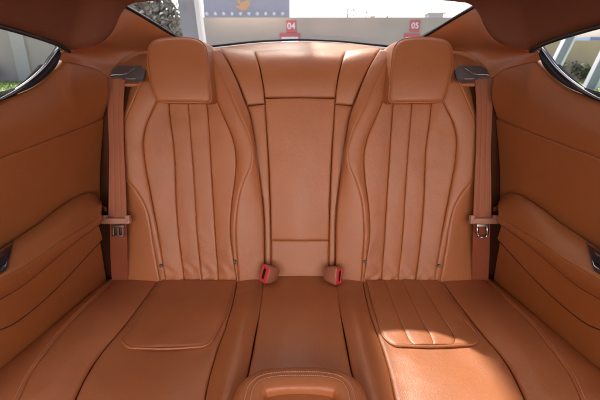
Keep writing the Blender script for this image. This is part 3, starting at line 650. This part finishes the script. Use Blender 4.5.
plate('04', 286.5, 296, 20, 32.5, 280, 300, 33, 46, 'red plate numbered 04 on the grey beige wall')
plate('05', 409.5, 420.5, 20, 31.5, 403.5, 420, 33.5, 46, 'red plate numbered 05 on the grey beige wall')
# trees
def tree(name, label, base, h, spread, nleaf, ls, m, trunk=.10, group=None, limbs=9, cat='tree'):
    t = tag(empty(name, base), label, cat, group)
    bm = bmesh.new(); base = np.array(base, float); tips = []
    top = base+np.array([random.uniform(-.2, .2), 0, h*.8])
    pts = [base+(top-base)*q+np.array([.05*math.sin(q*7), 0, 0]) for q in (0, .3, .6, 1)]
    for r0, r1, (p, q) in zip((1, .8, .55), (.8, .55, .2), zip(pts[:-1], pts[1:])):
        d = (q-p)/np.linalg.norm(q-p); x = np.cross(d, [0, 1, 0]); x /= np.linalg.norm(x); y = np.cross(d, x)
        ringsolid(bm, [[p+(x*math.cos(a)+y*math.sin(a))*trunk*r0 for a in np.linspace(0, 6.283, 8, endpoint=False)], [q+(x*math.cos(a)+y*math.sin(a))*trunk*r1 for a in np.linspace(0, 6.283, 8, endpoint=False)]])
    for k in range(limbs):
        f = random.uniform(.3, .95); p = base+(top-base)*f; a = random.uniform(0, 6.28); l = spread*random.uniform(.5, 1)
        q = p+np.array([math.cos(a)*l, math.sin(a)*l, l*random.uniform(.2, .9)]); tube(bm, [p, (p+q)/2+np.array([0, 0, .08*l]), q], trunk*.22, 5, 5); tips += [q, (p+q)/2]
        for _ in range(3):
            q2 = q+np.array([random.uniform(-1, 1), random.uniform(-1, 1), random.uniform(-.2, 1)])*l*.4; tube(bm, [q, q2], trunk*.1, 4, 3); tips.append(q2)
    obj('trunk', bm, BARK, t)
    bm = bmesh.new()
    for k in range(nleaf):
        c = random.choice(tips)+np.array([random.gauss(0, 1), random.gauss(0, 1), random.gauss(0, 1)])*spread*.22
        u = np.array([random.gauss(0, 1) for _ in range(3)]); u /= np.linalg.norm(u); v = np.cross(u, [random.gauss(0, 1) for _ in range(3)]); v /= np.linalg.norm(v); s = ls*random.uniform(.5, 1.3)
        bm.faces.new([bm.verts.new(c-u*s), bm.verts.new(c+v*s*.4), bm.verts.new(c+u*s), bm.verts.new(c-v*s*.4)])
    if nleaf: obj('crown', bm, m, t, smooth=False, fix=False)
g = gp(152, 40, 12); tree('tree', 'dry grey tree with dense leaves at the upper left of the rear window', (g[0]-.1, 12, 0), 3.0, 1.0, 7000, .09, LEAFG, .22, limbs=26)
g = gp(349, 10, 27); tree('bare_tree', 'thin grey tree above the wall, left of its neighbour', (g[0], 27, 0), 5.2, .9, 260, .10, LEAFG, .12, 'thin trees behind the wall')
g = gp(373, 10, 27); tree('bare_tree', 'thin grey tree above the wall, right of its neighbour', (g[0], 27, 0), 4.8, 1.0, 320, .10, LEAFG, .10, 'thin trees behind the wall')
# low shrubs at the foot of the side walls
for i, (x, lb) in enumerate(((12.6, 'small dark shrub at the foot of the beige wall beside the post'), (14.2, 'broad dark shrub at the foot of the beige wall between posts'), (-15.8, 'dark shrub at the foot of the tall grey wall'))):
    tree('shrub', lb, (x, 21.2, 0), .6, .5, 900, .07, SHR, .03, 'shrubs along the walls', 10, 'shrub')
# pale buildings far behind
def building(label, x0, x1, y, h, m, roof):
    t = tag(empty('building', ((x0+x1)/2, y, 0)), label, 'building', 'buildings beyond the wall')
    bm = bmesh.new(); box(bm, ((x0+x1)/2, y+3, h/2), (x1-x0)/2, 3, h/2); obj('wall', bm, m, t, smooth=False)
    bm = bmesh.new(); box(bm, ((x0+x1)/2, y+3, h+.15), (x1-x0)/2+.3, 3.3, .148); obj('roof', bm, roof, t, smooth=False)
    n = max(2, int((x1-x0)/2.2))
    for i in range(n):
        c = x0+(x1-x0)*(i+.5)/n; bm = bmesh.new(); box(bm, (c, y-.02, h*.62), .45, .04, .6); obj('window', bm, BLKG, t, smooth=False)
building('low building with a blue sheet roof above the beige wall', 20.3, 26, 30, 2.25, W3, ROOF)
g = gp(437, 8, 34); 
t = tag(empty('kiosk', (g[0], 34, 0)), 'small pale blue kiosk above the wall at the right of the rear window', 'kiosk')
bm = bmesh.new(); box(bm, (g[0], 34.6, 2.2), .55, .6, 2.2, None, .02); obj('body', bm, BLU, t, smooth=False)
bm = bmesh.new(); box(bm, (g[0], 34.6, 4.45), .7, .75, .05, None, .02); obj('roof', bm, W3, t, smooth=False)

# ------------------------------------------------------------------ LIGHT, WORLD, CAMERA
SUN_AZ = -math.atan(KX); SUN_EL = math.atan(SLP/math.hypot(1, KX))      # azimuth from straight behind the car (+Y), towards +X
w = bpy.data.worlds.new('World'); scene.world = w; w.use_nodes = True; nt = w.node_tree
bg = nt.nodes['Background']; sky = nt.nodes.new('ShaderNodeTexSky'); sky.sky_type = 'NISHITA'; sky.sun_disc = False
sky.sun_elevation = SUN_EL; sky.sun_rotation = SUN_AZ; sky.dust_density = 6.0; sky.air_density = .55; sky.ozone_density = .6
nt.links.new(sky.outputs[0], bg.inputs[0]); bg.inputs[1].default_value = .15
sd = bpy.data.lights.new('sun', 'SUN'); sd.energy = 2.0; sd.angle = R(1.0); sd.color = (1, .96, .91)
so = bpy.data.objects.new('sun', sd); COL.objects.link(so)
d = Vector((math.sin(SUN_AZ)*math.cos(SUN_EL), math.cos(SUN_AZ)*math.cos(SUN_EL), math.sin(SUN_EL)))
so.rotation_euler = (-d).to_track_quat('-Z', 'Y').to_euler(); so.location = (0, 5, 6)
cd = bpy.data.cameras.new('camera'); cd.lens = 24; cd.sensor_width = 36; cd.dof.use_dof = True; cd.dof.focus_distance = 1.15; cd.dof.aperture_fstop = 5.6; cd.clip_start = .02; cd.clip_end = 2000
co = bpy.data.objects.new('camera', cd); COL.objects.link(co); co.location = CAM; co.rotation_euler = (R(90)-TH, 0, 0)
scene.camera = co
vs = scene.view_settings; vs.view_transform = 'Standard'; vs.look = 'None'; vs.exposure = 3.05; vs.gamma = 1
scene.cycles.max_bounces = 8; scene.cycles.diffuse_bounces = 5; scene.cycles.transparent_max_bounces = 12
